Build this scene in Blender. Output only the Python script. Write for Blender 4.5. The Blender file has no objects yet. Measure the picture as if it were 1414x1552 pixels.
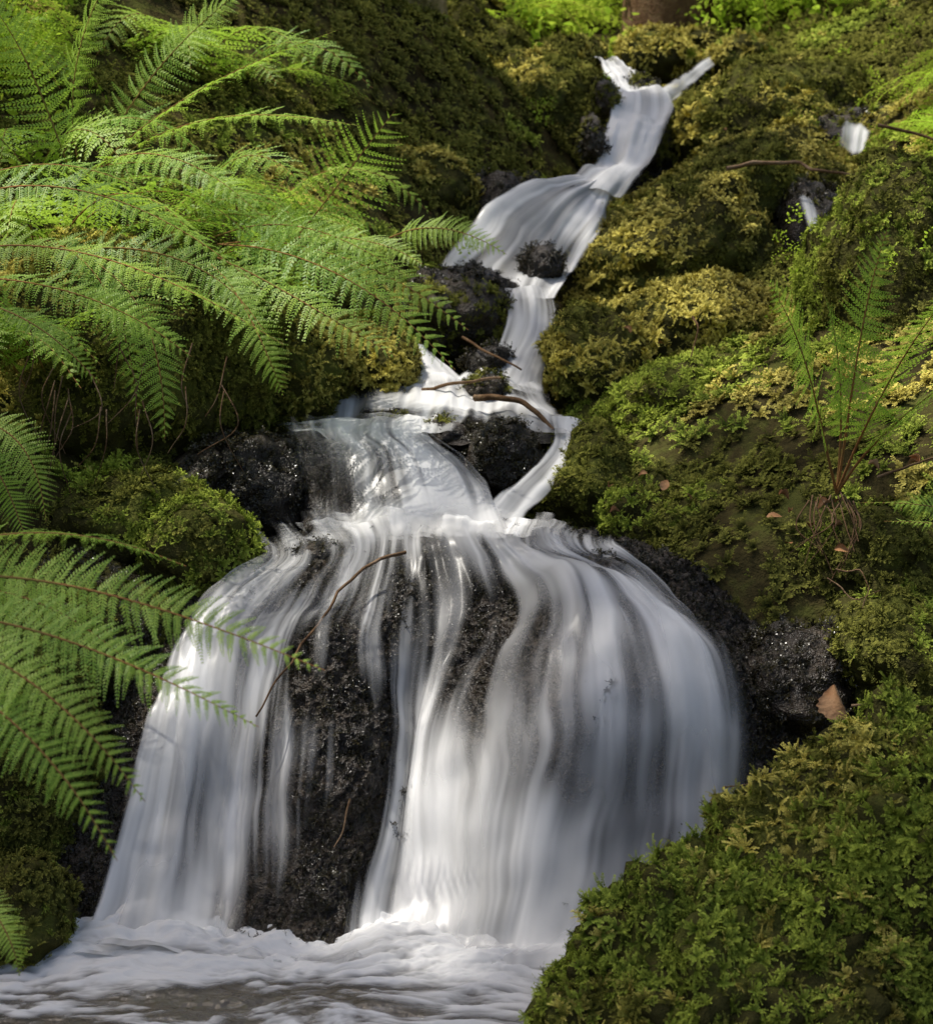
import bpy, bmesh, math, random
import numpy as np
from mathutils import Vector
random.seed(4); rng=np.random.default_rng(11)
sc=bpy.context.scene
# ---------------- image pixels unprojected to world at chosen depths, camera pitched 8 deg down
H=1.39; PT=math.radians(8.0); F=2719.0
sP,cP=math.sin(PT),math.cos(PT)
def W(u,v,y):
    a=(u-707)/F; b=(776-v)/F
    t=y/(cP+b*sP)
    return np.array([a*t,y,H+t*(-sP+b*cP)])
# ---------------- noise
def _h(ix,iy,iz):
    h=(ix.astype(np.int64)*374761393+iy.astype(np.int64)*668265263+iz.astype(np.int64)*1442695041)&0xffffffff
    h=((h^(h>>13))*1274126177)&0xffffffff
    h=(h^(h>>16))&0xffffffff
    return h.astype(np.float64)/4294967295.0
def vnoise(p):
    i=np.floor(p); f=p-i; f=f*f*(3-2*f); i=i.astype(np.int64)
    r=0
    for dx in (0,1):
        wx=f[:,0] if dx else 1-f[:,0]
        for dy in (0,1):
            wy=f[:,1] if dy else 1-f[:,1]
            for dz in (0,1):
                wz=f[:,2] if dz else 1-f[:,2]
                r=r+_h(i[:,0]+dx,i[:,1]+dy,i[:,2]+dz)*wx*wy*wz
    return r*2-1
def fbm(p,o=4,g=.5):
    s=0;a=1;n=0
    for k in range(o):
        s=s+a*vnoise(p*(2.03**k)+k*17.3); n+=a; a*=g
    return s/n
def nrm(a): return a/np.maximum(np.linalg.norm(a,axis=-1,keepdims=True),1e-9)
# ---------------- materials
def newmat(n):
    m=bpy.data.materials.new(n); m.use_nodes=True; nt=m.node_tree; nt.nodes.clear()
    o=nt.nodes.new('ShaderNodeOutputMaterial'); return m,nt,o
def N(nt,t,**k):
    n=nt.nodes.new(t)
    for a,b in k.items(): setattr(n,a,b)
    return n
def ramp(nt,fac,stops):
    r=nt.nodes.new('ShaderNodeValToRGB'); e=r.color_ramp.elements
    while len(e)<len(stops): e.new(0.5)
    for x,(p,c) in zip(e,stops):
        x.position=p; x.color=(*c,1) if len(c)==3 else c
    nt.links.new(fac,r.inputs[0]); return r
def mathn(nt,op,a,b=None,c=None,clamp=False):
    n=nt.nodes.new('ShaderNodeMath'); n.operation=op; n.use_clamp=clamp
    for i,x in enumerate((a,b,c)):
        if x is None: continue
        if isinstance(x,(int,float)): n.inputs[i].default_value=x
        else: nt.links.new(x,n.inputs[i])
    return n.outputs[0]
def mixc(nt,f,a,b,bt='MIX'):
    n=nt.nodes.new('ShaderNodeMix'); n.data_type='RGBA'; n.blend_type=bt
    for i,x in ((0,f),(6,a),(7,b)):
        if isinstance(x,(int,float)): n.inputs[i].default_value=x
        elif isinstance(x,tuple): n.inputs[i].default_value=(*x,1)
        else: nt.links.new(x,n.inputs[i])
    return n.outputs[2]
def noise(nt,vec,scale,detail=4,rough=.55):
    n=nt.nodes.new('ShaderNodeTexNoise'); n.inputs['Scale'].default_value=scale; n.inputs['Detail'].default_value=detail; n.inputs['Roughness'].default_value=rough
    if vec is not None: nt.links.new(vec,n.inputs['Vector'])
    return n.outputs['Fac']

def rock_mat(name,cols,rough,bump,fine=90,wet=False):
    m,nt,o=newmat(name); g=nt.nodes.new('ShaderNodeNewGeometry'); pos=g.outputs['Position']
    n1=noise(nt,pos,3.5,2); n2=noise(nt,pos,22,2)
    f=mathn(nt,'ADD',mathn(nt,'MULTIPLY',n1,.6),mathn(nt,'MULTIPLY',n2,.4))
    r=ramp(nt,f,[(.36,cols[0]),(.5,cols[1]),(.62,cols[2])])
    if wet:
        b=N(nt,'ShaderNodeBsdfPrincipled'); nt.links.new(r.outputs[0],b.inputs['Base Color'])
        rr=ramp(nt,n2,[(.3,(rough,)*3),(.7,(rough+.3,)*3)]); nt.links.new(rr.outputs[0],b.inputs['Roughness'])
        b.inputs['Specular IOR Level'].default_value=.35
    else:
        b=N(nt,'ShaderNodeBsdfDiffuse'); nt.links.new(r.outputs[0],b.inputs['Color'])
    hgt=noise(nt,pos,fine,2,.7)
    bp=N(nt,'ShaderNodeBump'); bp.inputs['Strength'].default_value=bump; bp.inputs['Distance'].default_value=.012
    nt.links.new(hgt,bp.inputs['Height']); nt.links.new(bp.outputs[0],b.inputs['Normal'])
    nt.links.new(b.outputs[0],o.inputs[0]); return m
M_soil=rock_mat('soil_moss',[(.03,.025,.012),(.06,.05,.02),(.085,.09,.024)],.95,.8)
M_rock=rock_mat('rock_under_moss',[(.025,.024,.010),(.055,.052,.017),(.08,.088,.02)],.85,.9)
M_wet=rock_mat('wet_rock',[(.009,.007,.005),(.023,.017,.011),(.055,.041,.027)],.18,1.0,110,True)
M_cliff=rock_mat('weathered_rock',[(.09,.075,.03),(.20,.16,.065),(.36,.28,.15)],.85,.9,30)
M_bark=rock_mat('bark',[(.06,.035,.02),(.14,.08,.045),(.22,.14,.08)],.9,1,60)
M_twig=rock_mat('twig_bark',[(.06,.035,.02),(.13,.08,.045),(.20,.14,.09)],.7,.5,80)
M_dryleaf=rock_mat('dry_leaf',[(.20,.09,.04),(.32,.17,.08),(.42,.26,.14)],.6,.4,60)
M_stalk=rock_mat('fern_stalk',[(.20,.15,.05),(.28,.16,.06),(.32,.15,.06)],.5,.2,60)

def moss_mat(name,c0,c1,tipcol,gloss=0,rnd=.3):
    m,nt,o=newmat(name); g=nt.nodes.new('ShaderNodeNewGeometry')
    oi=nt.nodes.new('ShaderNodeObjectInfo')
    n1=noise(nt,g.outputs['Position'],2.6,0)
    r=ramp(nt,n1,[(.38,c0),(.62,c1)])
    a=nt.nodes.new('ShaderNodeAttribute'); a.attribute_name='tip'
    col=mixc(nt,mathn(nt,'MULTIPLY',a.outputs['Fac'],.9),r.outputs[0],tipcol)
    val=mathn(nt,'ADD',mathn(nt,'MULTIPLY',oi.outputs['Random'],rnd*2),1-rnd)
    vm=nt.nodes.new('ShaderNodeVectorMath'); vm.operation='SCALE'; nt.links.new(col,vm.inputs[0]); nt.links.new(val,vm.inputs['Scale'])
    b=N(nt,'ShaderNodeBsdfDiffuse'); nt.links.new(vm.outputs[0],b.inputs['Color']); out=b.outputs[0]
    if gloss:
        gl=N(nt,'ShaderNodeBsdfGlossy'); gl.inputs['Roughness'].default_value=.25; mx=N(nt,'ShaderNodeMixShader'); mx.inputs[0].default_value=gloss
        nt.links.new(out,mx.inputs[1]); nt.links.new(gl.outputs[0],mx.inputs[2]); out=mx.outputs[0]
    nt.links.new(out,o.inputs[0]); return m
M_mgreen=moss_mat('moss_green',(.055,.090,.013),(.15,.20,.024),(.45,.52,.08),0,.38)
M_mgold=moss_mat('moss_gold',(.15,.125,.022),(.33,.28,.045),(.80,.70,.18),0,.38)
M_mdark=moss_mat('moss_dark',(.032,.036,.010),(.085,.092,.016),(.27,.265,.055),0,.38)
M_mwet=moss_mat('moss_wet',(.010,.008,.005),(.023,.019,.010),(.048,.042,.018),.04)

def leaf_mat(name,c0,c1,trans,tcol,attr,tipcol,gloss=.06,rnd=.2,nscale=2.5):
    m,nt,o=newmat(name); g=nt.nodes.new('ShaderNodeNewGeometry'); oi=nt.nodes.new('ShaderNodeObjectInfo')
    r=ramp(nt,noise(nt,g.outputs['Position'],nscale,0),[(.38,c0),(.62,c1)])
    a=nt.nodes.new('ShaderNodeAttribute'); a.attribute_name=attr
    col=mixc(nt,mathn(nt,'MULTIPLY',a.outputs['Fac'],.8),r.outputs[0],tipcol)
    val=mathn(nt,'ADD',mathn(nt,'MULTIPLY',oi.outputs['Random'],rnd*2),1-rnd)
    vm=nt.nodes.new('ShaderNodeVectorMath'); vm.operation='SCALE'; nt.links.new(col,vm.inputs[0]); nt.links.new(val,vm.inputs['Scale'])
    b=N(nt,'ShaderNodeBsdfDiffuse'); nt.links.new(vm.outputs[0],b.inputs['Color'])
    t=N(nt,'ShaderNodeBsdfTranslucent'); tc=mixc(nt,.6,vm.outputs[0],tcol); nt.links.new(tc,t.inputs[0])
    mx=N(nt,'ShaderNodeMixShader'); mx.inputs[0].default_value=trans
    nt.links.new(b.outputs[0],mx.inputs[1]); nt.links.new(t.outputs[0],mx.inputs[2])
    out=mx.outputs[0]
    if gloss:
        gl=N(nt,'ShaderNodeBsdfGlossy'); gl.inputs['Roughness'].default_value=.5
        m2=N(nt,'ShaderNodeMixShader'); m2.inputs[0].default_value=gloss
        nt.links.new(out,m2.inputs[1]); nt.links.new(gl.outputs[0],m2.inputs[2]); out=m2.outputs[0]
    nt.links.new(out,o.inputs[0]); return m
M_fern=leaf_mat('fern_leaf',(.15,.30,.03),(.25,.42,.04),.42,(.48,.72,.07),'tone',(.40,.54,.08),.03,.12)
M_fernbg=leaf_mat('undergrowth_leaf',(.20,.35,.02),(.40,.56,.04),.42,(.58,.72,.08),'tip',(.36,.48,.06),0,.4)
def simple_leaf(name,c):
    m,nt,o=newmat(name); b=N(nt,'ShaderNodeBsdfDiffuse'); b.inputs['Color'].default_value=(*c,1); t=N(nt,'ShaderNodeBsdfTranslucent'); t.inputs[0].default_value=(c[0]*2,c[1]*2,c[2]*1.5,1)
    mx=N(nt,'ShaderNodeMixShader'); mx.inputs[0].default_value=.3; nt.links.new(b.outputs[0],mx.inputs[1]); nt.links.new(t.outputs[0],mx.inputs[2]); nt.links.new(mx.outputs[0],o.inputs[0]); return m
M_canopy=simple_leaf('canopy_leaf',(.07,.13,.02))

# water: whiteness/coverage are computed along the flow and stored on the mesh
def water_mat(name,white=(.88,.88,.87)):
    m,nt,o=newmat(name)
    aa=nt.nodes.new('ShaderNodeAttribute'); aa.attribute_name='cover'
    ac=nt.nodes.new('ShaderNodeAttribute'); ac.attribute_name='aer'
    col=mixc(nt,ac.outputs['Fac'],tuple(x*.45 for x in white),white)
    d=N(nt,'ShaderNodeBsdfDiffuse'); nt.links.new(col,d.inputs['Color'])
    tr=N(nt,'ShaderNodeBsdfTranslucent'); nt.links.new(col,tr.inputs[0])
    mx=N(nt,'ShaderNodeMixShader'); mx.inputs[0].default_value=.3
    nt.links.new(d.outputs[0],mx.inputs[1]); nt.links.new(tr.outputs[0],mx.inputs[2])
    tp=N(nt,'ShaderNodeBsdfTransparent'); gl=N(nt,'ShaderNodeBsdfGlossy'); gl.inputs['Roughness'].default_value=.28
    gm=N(nt,'ShaderNodeMixShader'); nt.links.new(mathn(nt,'MULTIPLY',aa.outputs['Fac'],.08,clamp=True),gm.inputs[0])
    nt.links.new(tp.outputs[0],gm.inputs[1]); nt.links.new(gl.outputs[0],gm.inputs[2])
    fm=N(nt,'ShaderNodeMixShader'); nt.links.new(aa.outputs['Fac'],fm.inputs[0]); nt.links.new(gm.outputs[0],fm.inputs[1]); nt.links.new(mx.outputs[0],fm.inputs[2])
    nt.links.new(fm.outputs[0],o.inputs[0]); return m
M_w1=water_mat('white_water')
def sstep(x,a,b):
    x=np.clip((x-a)/(b-a),0,1); return x*x*(3-2*x)
M_foam=water_mat('foam_water')
m,nt,o=newmat('stream_water'); b=N(nt,'ShaderNodeBsdfPrincipled'); b.inputs['Base Color'].default_value=(.10,.085,.06,1); b.inputs['Roughness'].default_value=.12
g=nt.nodes.new('ShaderNodeNewGeometry'); bp=N(nt,'ShaderNodeBump'); bp.inputs['Strength'].default_value=.6; bp.inputs['Distance'].default_value=.02
nt.links.new(noise(nt,g.outputs['Position'],20,3),bp.inputs['Height']); nt.links.new(bp.outputs[0],b.inputs['Normal']); nt.links.new(b.outputs[0],o.inputs[0]); M_pool=m

# ---------------- mesh helpers
def mesh_np(name,V,Fq,mat=None,smooth=True,link=True,attrs=None,matidx=None,mats=None):
    me=bpy.data.meshes.new(name); V=np.asarray(V,np.float32); Fq=np.asarray(Fq,np.int32)
    k=Fq.shape[1]; me.vertices.add(len(V)); me.vertices.foreach_set('co',V.ravel())
    me.loops.add(Fq.size); me.loops.foreach_set('vertex_index',Fq.ravel())
    me.polygons.add(len(Fq)); me.polygons.foreach_set('loop_start',np.arange(0,Fq.size,k,dtype=np.int32))
    me.update(calc_edges=True)
    if smooth: me.polygons.foreach_set('use_smooth',np.ones(len(Fq),bool))
    for m in (mats or ([mat] if mat else [])): me.materials.append(m)
    if matidx is not None: me.polygons.foreach_set('material_index',np.asarray(matidx,np.int32))
    if attrs:
        for a,d in attrs.items():
            at=me.attributes.new(a,'FLOAT','POINT'); at.data.foreach_set('value',np.asarray(d,np.float32))
    me.validate(); me.update()
    ob=bpy.data.objects.new(name,me)
    if link: sc.collection.objects.link(ob)
    return ob
def gridfaces(a,b):
    i=np.arange(a*b).reshape(a,b)
    return np.stack([i[:-1,:-1],i[1:,:-1],i[1:,1:],i[:-1,1:]],-1).reshape(-1,4)
def empty(n,loc=(0,0,0)):
    e=bpy.data.objects.new(n,None); e.empty_display_size=.1; sc.collection.objects.link(e); return e
def crom(A,n,ax):
    A=np.moveaxis(A,ax,0); k=A.shape[0]
    if k==2:
        x=np.linspace(0,1,n).reshape((-1,)+(1,)*(A.ndim-1)); R=A[0]*(1-x)+A[1]*x; return np.moveaxis(R,0,ax)
    E=np.concatenate([2*A[:1]-A[1:2],A,2*A[-1:]-A[-2:-1]])
    x=np.linspace(0,k-1,n); i=np.minimum(x.astype(int),k-2); f=(x-i).reshape((-1,)+(1,)*(A.ndim-1))
    a,b,c,d=E[i],E[i+1],E[i+2],E[i+3]
    R=.5*(2*b+(c-a)*f+(2*a-5*b+4*c-d)*f**2+(3*b-a-3*c+d)*f**3)
    return np.moveaxis(R,0,ax)
def tube(pts,r0,r1,sides=6,jit=0):
    pts=np.asarray(pts,float)
    n=max(8,len(pts)*5); P=crom(pts[:,None,:],n,0)[:,0,:]
    if jit: P=P+jit*np.stack([fbm(P*9+s,3) for s in (1.,7.,13.)],-1)
    T=nrm(np.gradient(P,axis=0)); A=nrm(np.cross(T,np.array([.3,.2,.9]))); B=np.cross(T,A)
    r=np.linspace(r0,r1,n)[:,None,None]; an=np.linspace(0,2*math.pi,sides,endpoint=False)
    V=P[:,None,:]+r*(A[:,None,:]*np.cos(an)[None,:,None]+B[:,None,:]*np.sin(an)[None,:,None])
    i=np.arange(n*sides).reshape(n,sides); j=np.roll(i,-1,1)
    Fq=np.stack([i[:-1],j[:-1],j[1:],i[1:]],-1).reshape(-1,4)
    return V.reshape(-1,3),Fq
# ---------------- instancing by geometry nodes
def gn_for(coll):
    ng=bpy.data.node_groups.new('scatter_'+coll.name,'GeometryNodeTree')
    ng.interface.new_socket('Geometry',in_out='INPUT',socket_type='NodeSocketGeometry'); ng.interface.new_socket('Geometry',in_out='OUTPUT',socket_type='NodeSocketGeometry')
    gi=ng.nodes.new('NodeGroupInput'); go=ng.nodes.new('NodeGroupOutput')
    ip=ng.nodes.new('GeometryNodeInstanceOnPoints'); ci=ng.nodes.new('GeometryNodeCollectionInfo')
    ci.inputs['Collection'].default_value=coll; ci.inputs['Separate Children'].default_value=True; ci.inputs['Reset Children'].default_value=True
    ip.inputs['Pick Instance'].default_value=True
    def na(n,t):
        x=ng.nodes.new('GeometryNodeInputNamedAttribute'); x.data_type=t; x.inputs['Name'].default_value=n; return x.outputs['Attribute']
    L=ng.links.new
    L(gi.outputs[0],ip.inputs['Points']); L(ci.outputs[0],ip.inputs['Instance']); L(na('idx','INT'),ip.inputs['Instance Index'])
    L(na('rot','FLOAT_VECTOR'),ip.inputs['Rotation']); L(na('scl','FLOAT_VECTOR'),ip.inputs['Scale']); L(ip.outputs[0],go.inputs[0])
    return ng
GN={}; NI=0
def scatter(name,P,Nn,S,coll,par=None,seed=0):
    global NI
    n=len(P)
    if n==0: return None
    NI+=n
    r=np.random.default_rng(seed+n)
    z=nrm(Nn); x=nrm(np.cross(z,nrm(r.normal(size=(n,3))))); y=np.cross(z,x)
    rx=np.arctan2(y[:,2],z[:,2]); ry=np.arcsin(np.clip(-x[:,2],-1,1)); rz=np.arctan2(x[:,1],x[:,0])
    me=bpy.data.meshes.new(name); me.vertices.add(n); me.vertices.foreach_set('co',np.asarray(P,np.float32).ravel())
    a=me.attributes.new('rot','FLOAT_VECTOR','POINT'); a.data.foreach_set('vector',np.stack([rx,ry,rz],-1).astype(np.float32).ravel())
    a=me.attributes.new('scl','FLOAT_VECTOR','POINT'); a.data.foreach_set('vector',np.repeat(np.asarray(S,np.float32)[:,None],3,1).ravel())
    a=me.attributes.new('idx','INT','POINT'); a.data.foreach_set('value',r.integers(0,len(coll.objects),n).astype(np.int32))
    ob=bpy.data.objects.new(name,me); sc.collection.objects.link(ob)
    if coll.name not in GN: GN[coll.name]=gn_for(coll)
    md=ob.modifiers.new('scatter','NODES'); md.node_group=GN[coll.name]
    if par: ob.parent=par
    return ob
def mkcoll(name,obs):
    c=bpy.data.collections.new(name)
    for o in obs: c.objects.link(o)
    return c
def tuft(seed,mat,stems=10,nodes=8,ls=.27,lw=.055,long=1.0):
    r=np.random.default_rng(seed); V=[];Fq=[];tip=[]
    for s in range(stems):
        az=r.uniform(0,6.283); ln=r.uniform(.7,1.25)*long; out=r.uniform(.35,1.0)
        d=np.array([math.cos(az),math.sin(az),0]); side=np.array([-math.sin(az),math.cos(az),0])
        for k in range(nodes):
            t=(k+1)/nodes
            p=d*out*ln*t**1.2+np.array([0,0,ln*(.95*t-.62*t*t*out)])
            tg=nrm(d*out+np.array([0,0,.95-1.24*t*out]))
            ll=ls*(1-.55*t)*r.uniform(.8,1.2); w=lw
            for sg in (-1,1):
                ld=nrm(side*sg*r.uniform(.7,1)+tg*.75+r.normal(size=3)*.22)
                wd_=nrm(np.cross(ld,np.array([0,0,1])+.3*r.normal(size=3)))
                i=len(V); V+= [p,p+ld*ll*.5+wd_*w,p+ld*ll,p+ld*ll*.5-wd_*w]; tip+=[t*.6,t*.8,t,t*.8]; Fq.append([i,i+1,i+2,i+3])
    return mesh_np('moss_tuft',V,Fq,mat,False,False,{'tip':np.array(tip)**1.6})
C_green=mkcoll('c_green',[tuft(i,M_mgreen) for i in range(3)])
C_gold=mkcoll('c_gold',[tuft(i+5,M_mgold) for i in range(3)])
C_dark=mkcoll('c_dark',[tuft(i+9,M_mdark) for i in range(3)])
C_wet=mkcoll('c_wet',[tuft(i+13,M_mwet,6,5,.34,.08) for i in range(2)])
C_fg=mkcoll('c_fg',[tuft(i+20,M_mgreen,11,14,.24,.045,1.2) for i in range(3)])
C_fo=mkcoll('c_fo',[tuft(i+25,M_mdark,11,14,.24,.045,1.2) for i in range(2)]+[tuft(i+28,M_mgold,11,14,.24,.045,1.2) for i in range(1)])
def cluster(seed,mat,n=26,R=1,ls=.28):
    r=np.random.default_rng(seed); V=[];Fq=[]
    for k in range(n):
        p=nrm(r.normal(size=3))*R*r.uniform(.2,1)**.6
        d=nrm(r.normal(size=3)+np.array([0,0,-.1])); s=nrm(np.cross(d,r.normal(size=3)+np.array([0,0,2]))); u=np.cross(s,d)
        l=ls*r.uniform(.7,1.3); i=len(V)
        V+=[p,p+d*l*.35+s*l*.3+u*l*.06,p+d*l*.75+s*l*.2+u*l*.03,p+d*l,p+d*l*.75-s*l*.2+u*l*.03,p+d*l*.35-s*l*.3+u*l*.06]
        Fq+=[[i,i+1,i+2,i+3],[i,i+3,i+4,i+5]]
    return mesh_np('leaf_cluster',V,Fq,mat,False,False,{'tip':r.random(len(V))})
C_bgleaf=mkcoll('c_bgleaf',[cluster(i,M_fernbg) for i in range(3)])
C_canopy=mkcoll('c_canopy',[cluster(i+4,M_canopy,16,1,.5) for i in range(3)])
# ---------------- fern fronds
def bez(c,t):
    c=np.asarray(c,float); t=t[:,None]
    return (1-t)**3*c[0]+3*t*(1-t)**2*c[1]+3*t*t*(1-t)*c[2]+t**3*c[3], 3*(1-t)**2*(c[1]-c[0])+6*t*(1-t)*(c[2]-c[1])+3*t*t*(c[3]-c[2])
def frond(c,hw,up=(0,-.45,.9),npin=25,npn=12,stalk=.12,droop=.22,seed=0,rr=.0026,lf=.60,swp=.18):
    r=np.random.default_rng(seed); up=np.array(up,float)
    ts=np.linspace(0,1,40); P,_=bez(c,ts); ln=np.linalg.norm(np.diff(P,axis=0),axis=1).sum()
    q=(np.arange(npin)+.3)/npin; t=stalk+(1-stalk)*q**.93
    B,T=bez(c,t); T=nrm(T); S=nrm(np.cross(T,up)); Nn=np.cross(S,T)
    roll=r.normal()*.22+ (q-.5)*r.normal()*.5
    S,Nn=S*np.cos(roll)[:,None]+Nn*np.sin(roll)[:,None],Nn*np.cos(roll)[:,None]-S*np.sin(roll)[:,None]
    prof=(q+.10)**.42*(1-q)**.85; prof/=prof.max(); prof=np.maximum(prof,.03)
    L=hw*prof; sp=ln*(1-stalk)/npin*(1.15-.3*q)
    V=[];Fq=[];tn=[];mi=[];off=0
    rj=(np.arange(npn)+.4)/npn
    tone=r.uniform(0,.9)
    for sg in (-1,1):
        a=swp+.45*q**1.5+r.normal(size=npin)*.08; LL=L*r.uniform(.82,1.1,npin); dr=droop*r.uniform(.2,2.1,npin)
        bs_=B+T*(sp*.25*sg)[:,None]
        d=nrm(sg*S*np.cos(a)[:,None]+T*np.sin(a)[:,None]+Nn*(r.normal(size=npin)*.12)[:,None])
        p=bs_[:,None,:]+d[:,None,:]*(LL[:,None]*rj[None,:])[...,None]-Nn[:,None,:]*((dr*LL)[:,None]*(rj**2)[None,:])[...,None]+T[:,None,:]*((LL*.12*r.uniform(.2,1.6,npin))[:,None]*(rj**2)[None,:])[...,None]
        e=nrm(T-(T*d).sum(1,keepdims=True)*d)
        for s2 in (-1,1):
            pd=nrm(s2*e*.85+d*.5)
            l=lf*sp[:,None]*(1-rj**1.5*.85)[None,:]*np.minimum(1,.35+LL/hw)[:,None]*r.uniform(.8,1.12,(npin,npn))
            w=(LL/npn*.44)[:,None]*np.ones((1,npn))
            dn=-Nn[:,None,:]*(l*r.uniform(-.05,.35,(npin,npn)))[...,None]
            a0=p; a1=p+pd[:,None,:]*(l*.4)[...,None]+d[:,None,:]*w[...,None]; a2=p+pd[:,None,:]*l[...,None]+dn+d[:,None,:]*(w*.4)[...,None]; a3=p+pd[:,None,:]*(l*.45)[...,None]-d[:,None,:]*w[...,None]
            X=np.stack([a0,a1,a2,a3],2).reshape(-1,3); k=len(X)//4
            V.append(X); Fq.append(np.arange(k*4).reshape(-1,4)+off); off+=len(X); mi.append(np.zeros(k)); tn.append(np.repeat(np.clip(tone+.3*r.normal(size=k),0,1),4))
        X=np.stack([bs_-e*.0011+Nn*.0004,bs_+e*.0011+Nn*.0004,(p[:,npn//2]+e*.0008)+Nn*.0006,(p[:,npn//2]-e*.0008)+Nn*.0006],1).reshape(-1,3); k=npin
        V.append(X);Fq.append(np.arange(k*4).reshape(-1,4)+off);off+=len(X);mi.append(np.zeros(k));tn.append(np.ones(k*4))
    tt=np.linspace(0,1,16); P,_=bez(c,tt); v,f=tube(P[::3],rr,.0006,5)
    V.append(v);Fq.append(f+off);mi.append(np.ones(len(f)));tn.append(np.ones(len(v)))
    return np.concatenate(V),np.concatenate(Fq),np.concatenate(tn),np.concatenate(mi)
def fern_obj(name,parts,link=True,mat=None):
    V=[];Fq=[];t=[];m=[];o=0
    for a,b,c,d in parts:
        V.append(a);Fq.append(b+o);t.append(c);m.append(d);o+=len(a)
    return mesh_np(name,np.concatenate(V),np.concatenate(Fq),None,False,link,{'tone':np.concatenate(t),'tip':np.concatenate(t)},matidx=np.concatenate(m),mats=[mat or M_fern,M_stalk])
def auto_fern(base,n,ln,seed,az=(0,6.283),lean=1.0,up_t=.5,hw=.2,npin=21,npn=9):
    r=np.random.default_rng(seed); out=[]
    for k in range(n):
        a=r.uniform(*az); l=ln*r.uniform(.75,1.15); d=np.array([math.cos(a),math.sin(a),0])
        rise=r.uniform(.4,.85)*up_t*2
        b=np.array(base)+r.normal(size=3)*.03
        c=[b,b+d*l*.22+np.array([0,0,l*.5*rise]),b+d*l*.6*lean+np.array([0,0,l*.62*rise]),b+d*l*.95*lean+np.array([0,0,l*(.30*rise-.12)])]
        out.append(frond(c,l*hw*r.uniform(.8,1.15),up=nrm(np.array([0,-.25,1])+r.normal(size=3)*.15),npin=npin,npn=npn,seed=seed*100+k,droop=.3))
    return out
# ---------------- terrain
def zs(y): return np.interp(y,[0,3.3,3.7,4.2,4.45,4.9,5.1,5.8,6.5,7.2,8.1,9,12,20,60],[-.15,-.15,-.12,.2,.5,.55,.68,.78,.95,1.3,1.6,1.9,3.0,8,30])
def xc(y): return np.interp(y,[0,3.5,5,6,7.2,8.2,9,12],[-.15,-.15,-.2,.2,.45,.8,.72,.72])
def wd(y): return np.interp(y,[0,3,4.3,5,5.5,7,9,60],[1.0,.8,.62,.45,.3,.22,.2,.2])
def hz(x,y):
    dl=np.maximum(0,xc(y)-wd(y)-x); dr=np.maximum(0,x-xc(y)-wd(y))
    z=zs(y)+1.25*dl/(1+.35*dl)+.62*dr/(1+.22*dr)
    p=np.stack([x,y,np.zeros_like(x)],-1)
    return z+.10*fbm(p*1.3,3)+.05*fbm(p*5+3,3)*np.minimum(1,(dl+dr)*3)
def axis(segs):
    return np.unique(np.concatenate([np.arange(a,b,s) for a,b,s in segs]))
X=axis([(-70,-8,2.5),(-8,-3,.2),(-3,3,.03),(3,8,.2),(8,70.1,2.5)]); Y=axis([(-60,0,2.5),(0,3,.1),(3,9.5,.03),(9.5,20,.15),(20,75.1,2)])
xx,yy=np.meshgrid(X,Y); zz=hz(xx.ravel(),yy.ravel())
mesh_np('ground',np.stack([xx.ravel(),yy.ravel(),zz],-1),gridfaces(len(Y),len(X))[:,::-1],M_soil)
def ground_pts(n,x0,x1,y0,y1,rr,lift=0):
    x=rr.uniform(x0,x1,n); y=rr.uniform(y0,y1,n); z=hz(x,y); e=.03
    nx=-(hz(x+e,y)-z)/e; ny=-(hz(x,y+e)-z)/e
    return np.stack([x,y,z+lift],-1),nrm(np.stack([nx,ny,np.ones(n)],-1))
P,Nn=ground_pts(32000,-3.2,3.4,3.2,11,rng)
k=(np.abs(P[:,0]-xc(P[:,1]))>wd(P[:,1])*.7)&(np.abs(P[:,0])<P[:,1]*.28+.2)&(fbm(P*2.3+4,2)>-.35)
P=P[k];Nn=Nn[k]; nz=fbm(P*1.7,3)
for c,msk in ((C_dark,nz<.05),(C_green,(nz>=.05)&(nz<.2)),(C_gold,nz>=.2)):
    scatter('ground_moss',P[msk],Nn[msk],(.022+.0042*P[msk][:,1])*rng.uniform(.6,1.3,msk.sum()),c)
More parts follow.
